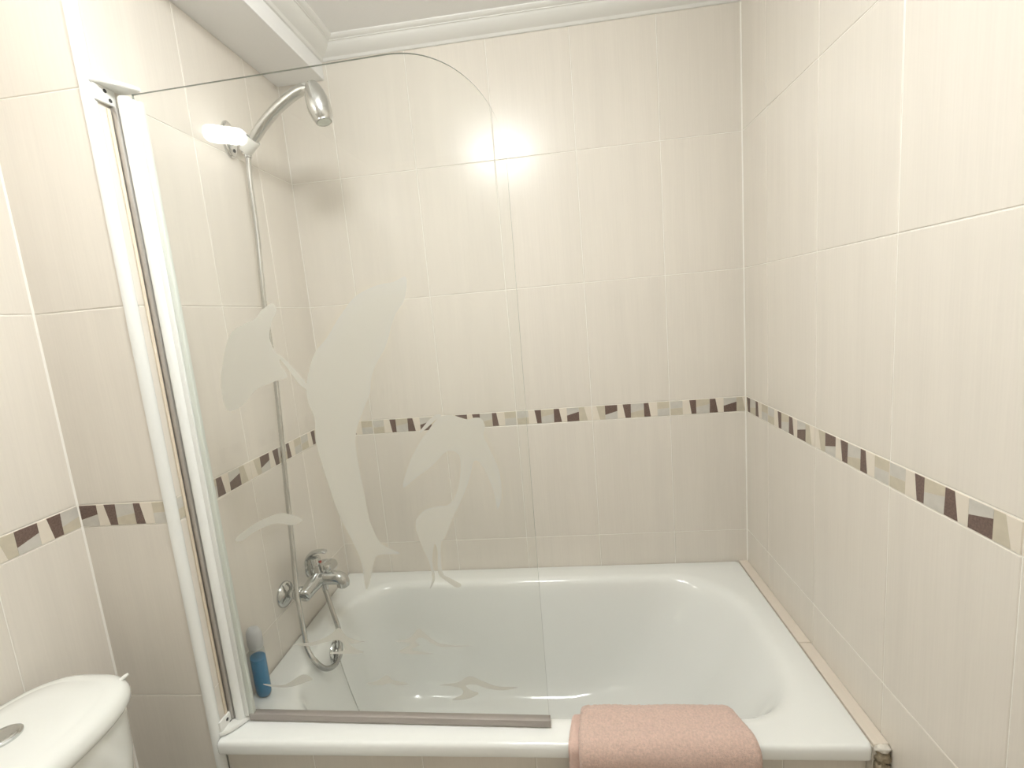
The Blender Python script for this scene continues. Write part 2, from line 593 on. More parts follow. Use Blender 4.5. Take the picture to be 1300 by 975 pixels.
def cornice(name, A, B, n, ta, tb, label):
    """run from A to B (xy) with outward normal n; ta/tb shift the ends by out*t (mitre)"""
    A, B, n = Vector(A), Vector(B), Vector(n)
    d = (B - A).normalized()
    v, k = [], len(CP)
    for P, t in ((A, ta), (B, tb)):
        for o, h in CP:
            p = P + n * o + d * (o * t)
            v.append((p.x, p.y, CB + h))
    f = [(i, (i + 1) % k, k + (i + 1) % k, k + i) for i in range(k)] + [tuple(range(k)), tuple(range(k, 2 * k))]
    o = fix_normals(raw(name, v, f, M['cornice'], None, True))
    o.data.set_sharp_from_angle(angle=math.radians(28))
    return tag(o, label, kind='structure')


cornice('trim_1', (SOF_X, 0), (0, 0), (0, -1), 1, -1, 'white moulded cornice along the top of the back wall')
cornice('trim_2', (SOF_X, Y_OUT), (SOF_X, 0), (1, 0), 0, -1, 'white moulded cornice along the boxed beam')
cornice('trim_3', (0, Y_END), (0, 0), (-1, 0), 0, -1, 'white moulded cornice along the top of the right wall')

# white quarter-round strip on the outer corner
cx, cy, rr = WALL_L - 0.0095, Y_OUT + 0.0085, 0.0125
prof = [(cx, cy)] + [(cx + rr * math.cos(a), cy + rr * math.sin(a)) for a in [math.radians(90 - 180 * k / 14) for k in range(-1, 16)]]
v = [(x, y, FLOOR_Z) for x, y in prof] + [(x, y, CEIL_Z) for x, y in prof]
k = len(prof)
o = fix_normals(raw('trim_4', v, [(i, (i + 1) % k, k + (i + 1) % k, k + i) for i in range(k)] + [tuple(range(k)), tuple(range(k, 2 * k))], M['white_metal'], None, True))
o.data.set_sharp_from_angle(angle=math.radians(40))
tag(o, 'glossy white rounded edge strip on the corner between toilet and bath', kind='structure')

# tiled ledge between bath and right wall
LEDGE_X = -0.031
lg = tag(boxes('trim_5', [((LEDGE_X, -0.684, -0.55), (0.0, 0.0, -0.0075))], M['caulk']), 'narrow tiled ledge between the bath and the right wall', kind='structure')
for a, b in ((-0.684, -0.4005), (-0.3985, 0.0)):
    box('ledge_tile', (LEDGE_X + 0.0015, a, -0.0075), (-0.0005, b, 0.0005), M['ledge'], lg, 0.001, 1)


def lump(name, center, size, mat, parent, seed, amp=0.35, sub=3):
    bm = bmesh.new()
    bmesh.ops.create_icosphere(bm, subdivisions=sub, radius=1.0)
    for v in bm.verts:
        n = noise.noise(v.co * 2.1 + Vector((seed, 0, 0))) + 0.5 * noise.noise(v.co * 5.0 + Vector((0, seed, 0)))
        c = v.co * (1 + amp * n)
        v.co = Vector((center[0] + c.x * size[0], center[1] + c.y * size[1], center[2] + c.z * size[2]))
    me = bpy.data.meshes.new(name)
    bm.to_mesh(me)
    bm.free()
    me.materials.append(mat)
    me.polygons.foreach_set('use_smooth', [True] * len(me.polygons))
    return link(bpy.data.objects.new(name, me), parent)


lump('caulk_lump', (-0.015, -0.688, -0.006), (0.0145, 0.008, 0.007), M['caulk'], lg, 3)
lump('mortar_lump', (-0.013, -0.687, -0.024), (0.013, 0.008, 0.016), M['rubble'], lg, 9, 0.5)
lump('mortar_lump', (-0.015, -0.686, -0.055), (0.015, 0.008, 0.022), M['rubble'], lg, 5, 0.5)

# ================================================================ bathtub
TX0, TX1, TY0, TY1 = WALL_L + 0.003, LEDGE_X - 0.0005, -0.692, -0.002


def rloop(x0, x1, y0, y1, rl, rr, z, arc=12, st=10, rf=None):
    """rounded rectangle, counter-clockwise from the front-left corner; same vertex count for every loop"""
    pts = []
    rf = rr if rf is None else rf
    cs = [(x0, y0, rl, 180), (x1, y0, rf, 270), (x1, y1, rr, 0), (x0, y1, rl, 90)]
    cen = [(x0 + rl, y0 + rl), (x1 - rf, y0 + rf), (x1 - rr, y1 - rr), (x0 + rl, y1 - rl)]
    for i in range(4):
        r, a0 = cs[i][2], cs[i][3]
        for k in range(arc + 1):
            a = math.radians(a0 + 90 * k / arc)
            pts.append((cen[i][0] + r * math.cos(a), cen[i][1] + r * math.sin(a), z))
        p, j = pts[-1], (i + 1) % 4
        a = math.radians(cs[j][3])
        q = (cen[j][0] + cs[j][2] * math.cos(a), cen[j][1] + cs[j][2] * math.sin(a))
        for k in range(1, st):
            t = k / st
            pts.append((p[0] + (q[0] - p[0]) * t, p[1] + (q[1] - p[1]) * t, z))
    return pts


tub = empty('bathtub', (-0.714, -0.345, FLOOR_Z))
tag(tub, 'white enamelled bathtub built in against three tiled walls', 'bathtub')
loops = [rloop(TX0 + 0.02, TX1 - 0.02, TY0 + 0.022, TY1 - 0.02, .006, .006, -0.030),
         rloop(TX0, TX1, TY0 + 0.001, TY1, .005, .012, -0.030)]
for ins, z in ((0, -0.026), (0, -0.010), (0.001, -0.006), (0.003, -0.0025), (0.0065, -0.0005), (0.011, 0.0)):
    loops.append(rloop(TX0 + ins * 0.3, TX1 - ins * 0.3, TY0 + ins, TY1 - ins * 0.3, .005, .012, z))
IX0, IX1, IY0, IY1 = -1.322, -0.080, -0.634, -0.066
for ins, z in ((-0.006, 0.0), (0.0, 0.0)):
    loops.append(rloop(IX0 + ins, IX1 - ins, IY0 + ins, IY1 - ins, .15, .21, z, rf=.14))
# (inset all round, extra inset at the sloping right end, extra at the tap end, z)
PROF = [(0.006, 0.002, 0, -0.0012), (0.012, 0.004, 0, -0.004), (0.017, 0.008, 0, -0.009), (0.021, 0.012, 0, -0.017), (0.0245, 0.018, 0, -0.03),
        (0.028, 0.028, 0, -0.05), (0.033, 0.045, 0, -0.085), (0.039, 0.068, .002, -0.13), (0.046, 0.095, .005, -0.18), (0.053, 0.125, .01, -0.23), (0.061, 0.155, .016, -0.28),
        (0.069, 0.185, .023, -0.315), (0.080, 0.215, .03, -0.342), (0.097, 0.245, .036, -0.362), (0.120, 0.265, .04, -0.374), (0.15, 0.28, .045, -0.380), (0.19, 0.29, .05, -0.3825)]
for ins, er, el, z in PROF:
    loops.append(rloop(IX0 + ins * 0.85 + el, IX1 - ins - er, IY0 + ins, IY1 - ins, max(.15 - ins * 0.25, .05), max(.21 - ins * .25, .06), z, rf=.14 + ins * .25))
v = [p for l in loops for p in l]
n = len(loops[0])
f = []
for i in range(len(loops) - 1):
    f += [(i * n + k, i * n + (k + 1) % n, (i + 1) * n + (k + 1) % n, (i + 1) * n + k) for k in range(n)]
f.append(tuple((len(loops) - 1) * n + k for k in range(n)))
shell = fix_normals(raw('tub_shell', v, f, M['enamel'], None, True))
shell.data.set_sharp_from_angle(angle=math.radians(60))
adopt(tub, shell)
# fixtures in the tub
ov = lathe('overflow_cover', [(0.034, 0), (0.0345, 0.003), (0.033, 0.006), (0.026, 0.008), (0.024, 0.0055), (0.010, 0.0055), (0.008, 0.009), (0.003, 0.010)], (-1.298, -0.335, -0.058), (1, 0, 0.12), M['chrome'])
adopt(tub, ov)
ch = tube('plug_chain', spline([(-1.288, -0.335, -0.086), (-1.279, -0.334, -0.14), (-1.262, -0.334, -0.22), (-1.235, -0.334, -0.31), (-1.20, -0.334, -0.365)], 40), [0.0018 if (i // 2) % 2 else 0.0011 for i in range(161)], M['satin'], None, 8)
adopt(tub, ch)
dn = lathe('drain', [(0.035, 0), (0.035, 0.002), (0.030, 0.003), (0.026, 0.001), (0.005, 0.001), (0.004, 0.004), (0.001, 0.004)], (-1.14, -0.345, -0.3822), (0, 0, 1), M['chrome'])
adopt(tub, dn)

# tiled apron under the rim
ap = tag(boxes('wall_apron', [((WALL_L + 0.004, -0.668, FLOOR_Z), (LEDGE_X - 0.001, -0.655, -0.031))], M['grout']), 'beige tiled front panel under the bath rim', kind='structure')
xs = [WALL_L + 0.004, -1.19, -0.94, -0.69, -0.44, -0.19, LEDGE_X - 0.001]
for z0, z1 in ((FLOOR_Z, -0.43), (-0.43, -0.031)):
    for i in range(len(xs) - 1):
        place(tile_mesh(xs[i + 1] - xs[i] - 2 * GROUT, z1 - z0 - 2 * GROUT, M['tile']), 'tile', (xs[i] + GROUT, -0.6693, z0 + GROUT), (1, 0, 0), (0, 0, 1), (0, -1, 0), ap)

# ================================================================ shower screen
HX, HY = -1.372, -0.628
GD = Vector((-0.655 - HX, -0.645 - HY, 0)).normalized()
GN = Vector((GD.y, -GD.x, 0))            # towards the room
UP = Vector((0, 0, 1))
GO = Vector((HX, HY, 0))
sc = empty('shower_screen', (HX, HY, 0.0))
tag(sc, 'clear glass bath screen with etched wading birds and a rounded top corner', 'shower screen')
GW, GT, GB, GR = 0.7215, 1.358, 0.016, 0.20
outline = [(0.012, GB), (GW - 0.006, GB), (GW - 0.004, 0.4), (GW - 0.001, 0.9)]
for k in range(25):
    a = math.radians(90 * k / 24)
    outline.append((GW - GR + GR * math.cos(a), GT - GR + GR * math.sin(a)))
outline.append((0.012, GT))
pane = prism('glass_pane', outline, GO - GN * 0.0025, GD, UP, GN, 0.005, M['glass'])
pane.data.materials.append(M['glass_edge'])
pane.data.polygons.foreach_set('material_index', [0, 0] + [1] * (len(pane.data.polygons) - 2))
adopt(sc, pane)
ETCH = {
    'bird1': [(0.3074,0.8395),(0.2905,0.8072),(0.2788,0.7757),(0.2766,0.7399),(0.2851,0.7064),(0.2809,0.6566),(0.2869,0.6055),(0.2944,0.5622),(0.3064,0.5008),(0.3314,0.4292),(0.3427,0.384),(0.3436,0.3257),(0.3572,0.3475),(0.3691,0.3835),(0.3822,0.4029),(0.4294,0.4054),(0.4036,0.4202),(0.3882,0.4348),(0.3735,0.481),(0.3691,0.5505),(0.3658,0.6018),(0.366,0.6521),(0.3757,0.6847),(0.3918,0.7164),(0.4094,0.7477),(0.4169,0.7792),(0.4304,0.8067),(0.4542,0.8393),(0.4703,0.8766),(0.483,0.9014),(0.5035,0.9268),(0.5117,0.9677),(0.4857,0.9612),(0.4537,0.9582),(0.4236,0.9489),(0.3992,0.9359),(0.3648,0.9006),(0.3346,0.8642)],
    'wing': [(0.2072,0.931),(0.233,0.9428),(0.239,0.9283),(0.2253,0.9075),(0.2149,0.8767),(0.222,0.8475),(0.2339,0.837),(0.2542,0.8146),(0.2764,0.7824),(0.2835,0.7624),(0.2667,0.7749),(0.2542,0.7936),(0.2381,0.8206),(0.2295,0.8309),(0.2307,0.8179),(0.2406,0.7946),(0.2154,0.7882),(0.2025,0.7841),(0.1653,0.7718),(0.1296,0.7409),(0.0962,0.7345),(0.0914,0.785),(0.1074,0.8415),(0.1303,0.8882),(0.1633,0.9063),(0.1907,0.9151)],
    'bird2': [(0.5429,0.6896),(0.5596,0.695),(0.5755,0.6941),(0.6017,0.6845),(0.6162,0.6869),(0.6302,0.6844),(0.6365,0.6682),(0.6316,0.6492),(0.6416,0.6213),(0.6565,0.575),(0.6568,0.5255),(0.6463,0.4975),(0.6405,0.5394),(0.6227,0.5897),(0.6075,0.5986),(0.5962,0.5662),(0.5775,0.5252),(0.5534,0.4837),(0.5323,0.4414),(0.5199,0.4208),(0.517,0.3627),(0.5324,0.3482),(0.5545,0.3335),(0.5437,0.3265),(0.5248,0.3411),(0.5081,0.3593),(0.5117,0.407),(0.5069,0.4246),(0.4975,0.3861),(0.5001,0.3487),(0.4853,0.3238),(0.4933,0.3488),(0.4907,0.3863),(0.4794,0.4218),(0.4714,0.4692),(0.4916,0.4978),(0.5227,0.507),(0.5462,0.5095),(0.5653,0.5341),(0.5777,0.5753),(0.5795,0.6081),(0.5663,0.6219),(0.548,0.6179),(0.5226,0.5944),(0.4868,0.571),(0.4542,0.5504),(0.4736,0.6),(0.5,0.6417),(0.5227,0.6682)],
    'beak': [(0.5027,0.6644),(0.5146,0.6686),(0.536,0.6852),(0.5516,0.6955),(0.5406,0.6977),(0.5249,0.6874)],
    'r0': [(0.0614,0.4492),(0.114,0.4823),(0.167,0.5021),(0.1959,0.5011),(0.2243,0.4877),(0.199,0.476),(0.1597,0.4808),(0.1108,0.4642),(0.0754,0.4433)],
    'r1': [(0.153,0.1942),(0.203,0.2001),(0.2425,0.2156),(0.2693,0.2347),(0.2831,0.2156),(0.3089,0.2041),(0.3268,0.2022),(0.295,0.1964),(0.2812,0.2022),(0.3007,0.1849),(0.3195,0.1754),(0.2841,0.1714),(0.2434,0.1712),(0.2439,0.1751),(0.2744,0.181),(0.2667,0.2041),(0.2347,0.2002),(0.1958,0.1904)],
    'r2': [(0.3953,0.2023),(0.4265,0.2099),(0.4504,0.2323),(0.4647,0.2192),(0.4954,0.1968),(0.5675,0.1914),(0.5207,0.1894),(0.4878,0.1912),(0.455,0.2118),(0.4398,0.2024),(0.4475,0.193),(0.4285,0.1816),(0.4787,0.1723),(0.422,0.172),(0.3994,0.1777),(0.4283,0.1948),(0.4147,0.2004)],
    'r3': [(0.3144,0.0976),(0.3413,0.1058),(0.3632,0.1197),(0.3781,0.1082),(0.4132,0.0989),(0.3873,0.0947),(0.368,0.1002),(0.3471,0.0941)],
    'r4': [(0.481,0.0979),(0.524,0.1043),(0.5501,0.1199),(0.5768,0.1088),(0.6101,0.0959),(0.6545,0.0947),(0.623,0.0866),(0.5888,0.0899),(0.5619,0.099),(0.5408,0.0968),(0.5501,0.0855),(0.5669,0.0781),(0.541,0.0641),(0.5055,0.0615),(0.5299,0.0755),(0.5295,0.089),(0.5089,0.0945)],
    'r5': [(0.0649,0.0941),(0.1172,0.0928),(0.1657,0.1195),(0.1886,0.1078),(0.1762,0.1017),(0.1317,0.087),(0.0889,0.0864)],
}
for nm, pts in ETCH.items():
    kind = 'etched_ripple' if nm.startswith('r') else 'etched_bird'
    ol = [(p.x, p.y) for p in spline([Vector((a, b, 0)) for a, b in pts], 4, True)]
    e = prism(kind, ol, GO + GN * 0.0026, GD, UP, GN, 0.0002, M['frost'])
    adopt(sc, e)
    e['label'] = {'r': 'frosted water ripple', 'bi': 'frosted wading bird', 'wi': 'frosted raised wing', 'be': 'frosted beak'}[nm[0] if nm[0] == 'r' else nm[:2]]
# bottom rail of the pane
def sbox(name, u0, u1, d0, d1, z0, z1, mat, bev=0.001):
    o = box(name, (u0, -d1, z0), (u1, -d0, z1), mat, None, bev)
    m = Matrix.Identity(4)
    for i in range(3):
        m[i][0], m[i][1], m[i][2], m[i][3] = GD[i], -GN[i], UP[i], GO[i]
    o.data.transform(m)
    adopt(sc, o)
    return o
sbox('bottom_rail', 0.02, GW - 0.004, -0.008, 0.008, 0.0035, 0.019, M['rail'])
sbox('rail_seal', 0.02, GW - 0.004, -0.004, 0.004, 0.0002, 0.0036, M['cream_silicone'], 0.0004)
# wall profile, pivot post, seals
sbox('wall_profile', -0.0275, -0.0135, -0.020, 0.016, 0.012, 1.335, M['alu'], 0.002)
cs = box('silicone_bead', (WALL_L + 0.0005, HY - 0.0235, 0.012), (WALL_L + 0.0040, HY - 0.0170, 1.33), M['cream_silicone'], None, 0.001)
adopt(sc, cs)
post = lathe('pivot_post', [(0.004, 0.006), (0.0125, 0.008), (0.0125, 1.349), (0.011, 1.353), (0.004, 1.354)], GO + GN * 0.004 + GD * -0.0025, (0, 0, 1), M['white_metal'], None, 28)
adopt(sc, post)
sbox('pane_channel', 0.004, 0.019, -0.007, 0.009, 0.014, 1.347, M['white_metal'], 0.002)
sbox('pane_seal', 0.019, 0.030, -0.004, 0.006, 0.016, 1.343, M['seal'], 0.0015)


def bracket(z, s):
    """plastic pivot bracket: wall plate plus curved arm over (s=1) or under (s=-1) the post"""
    pl = box('bracket_plate', (WALL_L + 0.001, -0.676, z - 0.016 - 0.004 * s), (WALL_L + 0.008, -0.632, z + 0.016 - 0.004 * s), M['white_plastic'], None, 0.003)
    adopt(sc, pl)
    for zz in (-0.006, 0.008):
        h = lathe('screw_hole', [(0.0036, 0), (0.0036, 0.0006), (0.0015, 0.0006)], (WALL_L + 0.008, -0.650 - zz * 0.6, z - 0.002 + zz - 0.004 * s), (1, 0, 0), M['dark'], None, 16)
        adopt(sc, h)
    pts = []
    for k in range(11):
        t = k / 10
        a = math.radians(200 - 200 * t)
        pts.append((WALL_L + 0.0025 + 0.045 * t ** 0.9, -0.680 + 0.052 * t ** 1.6))
    for x, y in ((WALL_L + 0.050, HY + 0.010), (WALL_L + 0.034, HY + 0.016), (WALL_L + 0.0025, HY + 0.014)):
        pts.append((x, y))
    za, zb = (z + 0.010, z + 0.018) if s > 0 else (z - 0.012, z - 0.003)
    a = prism('bracket_arm', pts, (0, 0, za), (1, 0, 0), (0, 1, 0), (0, 0, 1), zb - za, M['white_plastic'])
    bm = bmesh.new()
    bm.from_mesh(a.data)
    bmesh.ops.bevel(bm, geom=list(bm.edges), offset=0.0015, segments=2, affect='EDGES')
    bm.to_mesh(a.data)
    bm.free()
    adopt(sc, a)


bracket(1.356, 1)
bracket(0.014, -1)

# ================================================================ bath mixer
TY, TZ, BX = -0.300, 0.155, -1.335
mx = empty('bath_mixer', (WALL_L, TY, TZ))
tag(mx, 'chrome single lever bath mixer on the tiled wall over the tub', 'faucet')
parts = []
for yy in (-0.375, -0.225):
    parts.append(lathe('wall_flange', [(0.036, 0.0003), (0.0362, 0.003), (0.034, 0.008), (0.028, 0.013), (0.019, 0.018), (0.016, 0.020)], (WALL_L, yy, TZ), (1, 0, 0), M['chrome']))
    parts.append(lathe('connector', [(0.0115, 0.016), (0.0115, 0.034), (0.017, 0.035), (0.0185, 0.038), (0.0185, 0.052), (0.016, 0.056), (0.012, 0.062)], (WALL_L, yy, TZ), (1, 0, 0.02), M['chrome']))
bp = spline([(BX, -0.390, TZ - 0.002), (BX, -0.384, TZ - 0.001), (BX, -0.362, TZ), (BX, -0.335, TZ + 0.002), (BX, TY, TZ + 0.004), (BX, -0.265, TZ + 0.002), (BX, -0.235, TZ), (BX, -0.216, TZ - 0.001), (BX, -0.21, TZ - 0.002)], 6)
nb = len(bp)
parts.append(tube('mixer_body', bp, [0.006 + 0.0125 * min(1, i / 6, (nb - 1 - i) / 6) ** 0.5 + 0.0055 * math.exp(-((i - nb / 2) / 9) ** 2) for i in range(nb)], M['chrome'], None, 24))
parts.append(lathe('cartridge_housing', [(0.020, -0.004), (0.0205, 0.012), (0.0195, 0.030), (0.019, 0.036), (0.018, 0.0365), (0.018, 0.0385), (0.0195, 0.039), (0.0195, 0.052), (0.017, 0.060), (0.010, 0.064)], (BX - 0.004, TY, TZ + 0.008), (-0.06, 0, 1), M['chrome']))
lev = spline([(BX - 0.026, TY, TZ + 0.048), (BX - 0.024, TY, TZ + 0.066), (BX - 0.012, TY, TZ + 0.080), (BX + 0.006, TY, TZ + 0.086), (BX + 0.024, TY, TZ + 0.087), (BX + 0.036, TY, TZ + 0.083)], 6)
nl = len(lev)
lever = tube('lever', lev, [0.017 - 0.008 * (i / (nl - 1)) if i < nl - 2 else 0.006 for i in range(nl)], M['chrome'], None, 20, flat=((0, 1, 0), 0.42))
parts.append(lever)
dot = lathe('temperature_mark', [(0.004, 0), (0.004, 0.0012), (0.002, 0.0016)], (BX + 0.0148, TY - 0.004, TZ + 0.056), (1, -0.25, 0.1), M['red'], None, 16)
parts.append(dot)
sp = spline([(BX, TY, TZ + 0.004), (BX + 0.03, TY, TZ + 0.003), (BX + 0.055, TY, TZ + 0.002), (BX + 0.068, TY, TZ - 0.003), (BX + 0.073, TY, TZ - 0.013), (BX + 0.073, TY, TZ - 0.022)], 7)
parts.append(tube('spout', sp, [0.0205 - 0.0025 * (i / (len(sp) - 1)) for i in range(len(sp))], M['chrome'], None, 24))
parts.append(lathe('aerator', [(0.0125, 0), (0.0125, 0.006), (0.010, 0.006), (0.010, 0.004)], (BX + 0.073, TY, TZ - 0.021), (0, 0, -1), M['satin'], None, 24))
parts.append(lathe('diverter_knob', [(0.0075, 0.012), (0.0075, 0.026), (0.0105, 0.027), (0.011, 0.030), (0.011, 0.042), (0.0095, 0.045), (0.004, 0.0455)], (BX + 0.031, TY, TZ), (0, 0, 1), M['chrome'], None, 24))
parts.append(lathe('hose_outlet', [(0.011, 0.012), (0.011, 0.022), (0.0095, 0.023), (0.0095, 0.033)], (BX + 0.012, TY, TZ), (0.12, 0, -1), M['chrome'], None, 24))
adopt(mx, *parts)

# ================================================================ shower hose, bracket and hand shower
hp = [(-1.322, -0.300, 0.124), (-1.313, -0.303, 0.090), (-1.300, -0.312, 0.050), (-1.289, -0.318, 0.015), (-1.284, -0.322, -0.028), (-1.284, -0.338, -0.058), (-1.281, -0.374, -0.068),
      (-1.282, -0.424, -0.040), (-1.296, -0.444, 0.000), (-1.318, -0.434, 0.030), (-1.328, -0.422, 0.066), (-1.338, -0.409, 0.120),
      (-1.352, -0.388, 0.178), (-1.362, -0.360, 0.288), (-1.368, -0.331, 0.495), (-1.370, -0.302, 0.754), (-1.370, -0.298, 0.968), (-1.370, -0.281, 1.148), (-1.366, -0.281, 1.290), (-1.360, -0.282, 1.352)]
sp = spline(hp, 46)
hose = tube('shower_hose', sp, [0.0072 if i % 2 else 0.0058 for i in range(len(sp))], M['satin'], None, 10)
hose.data.set_sharp_from_angle(angle=math.radians(180))
hose = tag(hose, 'ribbed metal shower hose looping from the mixer up to the bracket', 'hose')

bk = empty('shower_bracket', (WALL_L, -0.286, 1.388))
tag(bk, 'chrome shower holder screwed to the tap wall', 'bracket')
ol = []
for k in range(40):
    a = 2 * math.pi * k / 40
    ol.append((0.025 * math.cos(a), 0.046 * math.sin(a)))
pl = prism('wall_plate', ol, (WALL_L + 0.0005, -0.296, 1.393), (0, 1, 0), (0, 0, 1), (1, 0, 0), 0.009, M['satin'])
bm = bmesh.new()
bm.from_mesh(pl.data)
bmesh.ops.bevel(bm, geom=[e for e in bm.edges if all(v.co.x > WALL_L + 0.005 for v in e.verts)], offset=0.004, segments=3, affect='EDGES')
bm.to_mesh(pl.data)
bm.free()
scw = lathe('screw_head', [(0.0045, 0), (0.0045, 0.0012), (0.002, 0.0016)], (WALL_L + 0.0095, -0.290, 1.366), (1, 0, 0), M['dark'], None, 16)
arm = tube('swivel_arm', spline([(WALL_L + 0.006, -0.294, 1.398), (WALL_L + 0.020, -0.291, 1.396), (WALL_L + 0.034, -0.287, 1.390)], 6), 0.0165, M['chrome'], None, 20)
cup = lathe('holder_cup', [(0.015, -0.020), (0.0165, -0.018), (0.0195, 0.016), (0.0195, 0.020), (0.0165, 0.020), (0.0145, 0.0)], (WALL_L + 0.050, -0.287, 1.376), (0.70, -0.10, 0.64), M['white_plastic'], None, 28)
adopt(bk, pl, scw, arm, cup)

hs = empty('hand_shower', (-1.353, -0.284, 1.383))
tag(hs, 'grey chrome hand shower tilted up in its wall holder', 'shower head')
hd = spline([(-1.366, -0.283, 1.358), (-1.350, -0.287, 1.372), (-1.330, -0.292, 1.389), (-1.296, -0.299, 1.416), (-1.252, -0.306, 1.444), (-1.204, -0.313, 1.467), (-1.168, -0.318, 1.477), (-1.146, -0.320, 1.474)], 8)
nh = len(hd)
handle = tube('handle', hd, [0.0100 + 0.0036 * min(1, i / 20) for i in range(nh)], M['satin'], None, 22)
hax = Vector((0.22, -0.03, -1)).normalized()
head = lathe('spray_head', [(0.004, -0.004), (0.013, 0.0), (0.0185, 0.008), (0.0235, 0.022), (0.0275, 0.040), (0.0290, 0.056), (0.0280, 0.070), (0.0250, 0.083), (0.0215, 0.091), (0.0205, 0.0925), (0.0205, 0.096), (0.019, 0.097), (0.017, 0.095)],
             (-1.142, -0.322, 1.486), hax, M['satin'], None, 40)
adopt(hs, handle, head)
fp = lathe('spray_plate', [(0.0168, 0.0945), (0.0168, 0.0965), (0.004, 0.0975)], (-1.142, -0.322, 1.486), hax, M['seal'], None, 30)
adopt(hs, fp)
nz = lathe('hose_nut', [(0.008, 0), (0.0095, 0.001), (0.0095, 0.018), (0.008, 0.020)], (-1.3605, -0.282, 1.348), (0.1, 0, 1), M['chrome'], None, 20)
adopt(hs, nz)

# ================================================================ shampoo bottle
BXc, BYc = -1.369, -0.556
bt = empty('shampoo_bottle', (BXc, BYc, 0.001))
tag(bt, 'small clear bottle with blue liquid on the tub corner', 'bottle')
m_blue, nt, out = new_mat('blue_liquid')
b = nt.nodes.new('ShaderNodeBsdfPrincipled')
b.inputs['Base Color'].default_value = (0.025, 0.33, 0.66, 1)
b.inputs['Roughness'].default_value = 0.15
b.inputs['Transmission Weight'].default_value = 0.25
nt.links.new(b.outputs[0], out.inputs[0])
m_clear, nt, out = new_mat('clear_plastic')
t = nt.nodes.new('ShaderNodeBsdfTransparent')
t.inputs[0].default_value = (0.90, 0.92, 0.92, 1)
d = nt.nodes.new('ShaderNodeBsdfPrincipled')
d.inputs['Base Color'].default_value = (0.75, 0.77, 0.78, 1)
d.inputs['Roughness'].default_value = 0.15
ms = nt.nodes.new('ShaderNodeMixShader')
ms.inputs[0].default_value = 0.12
nt.links.new(t.outputs[0], ms.inputs[1])
nt.links.new(d.outputs[0], ms.inputs[2])
nt.links.new(ms.outputs[0], out.inputs[0])
m_cap, nt, out = new_mat('milky_cap')
t = nt.nodes.new('ShaderNodeBsdfTranslucent')
t.inputs[0].default_value = (0.8, 0.8, 0.8, 1)
d = nt.nodes.new('ShaderNodeBsdfPrincipled')
d.inputs['Base Color'].default_value = (0.74, 0.75, 0.75, 1)
d.inputs['Roughness'].default_value = 0.35
ms = nt.nodes.new('ShaderNodeMixShader')
ms.inputs[0].default_value = 0.7
nt.links.new(t.outputs[0], ms.inputs[1])
nt.links.new(d.outputs[0], ms.inputs[2])
nt.links.new(ms.outputs[0], out.inputs[0])


def oval(name, prof, mat, squash=0.72):
    o = lathe(name, prof, (0, 0, 0), (0, 0, 1), mat, None, 32)
    o.data.transform(Matrix.Translation((BXc, BYc, 0.001)) @ Matrix.Rotation(math.radians(-32), 4, 'Z') @ Matrix.Diagonal((1, squash, 1, 1)))
    adopt(bt, o)
    return o


oval('body', [(0.012, 0.0), (0.019, 0.001), (0.0225, 0.006), (0.0235, 0.02), (0.0235, 0.112), (0.022, 0.122), (0.017, 0.128), (0.010, 0.130)], m_clear)
oval('liquid', [(0.010, 0.002), (0.018, 0.003), (0.0212, 0.008), (0.0222, 0.02), (0.0222, 0.102), (0.0220, 0.1025), (0.004, 0.1025)], m_blue)
oval('cap', [(0.016, 0.128), (0.0205, 0.130), (0.0225, 0.136), (0.0225, 0.160), (0.021, 0.170), (0.016, 0.177), (0.008, 0.180)], m_cap)

# ================================================================ towel
tw = empty('bath_towel', (-0.43, -0.69, 0.0))
tag(tw, 'folded pink terry towel draped over the bath rim', 'towel')


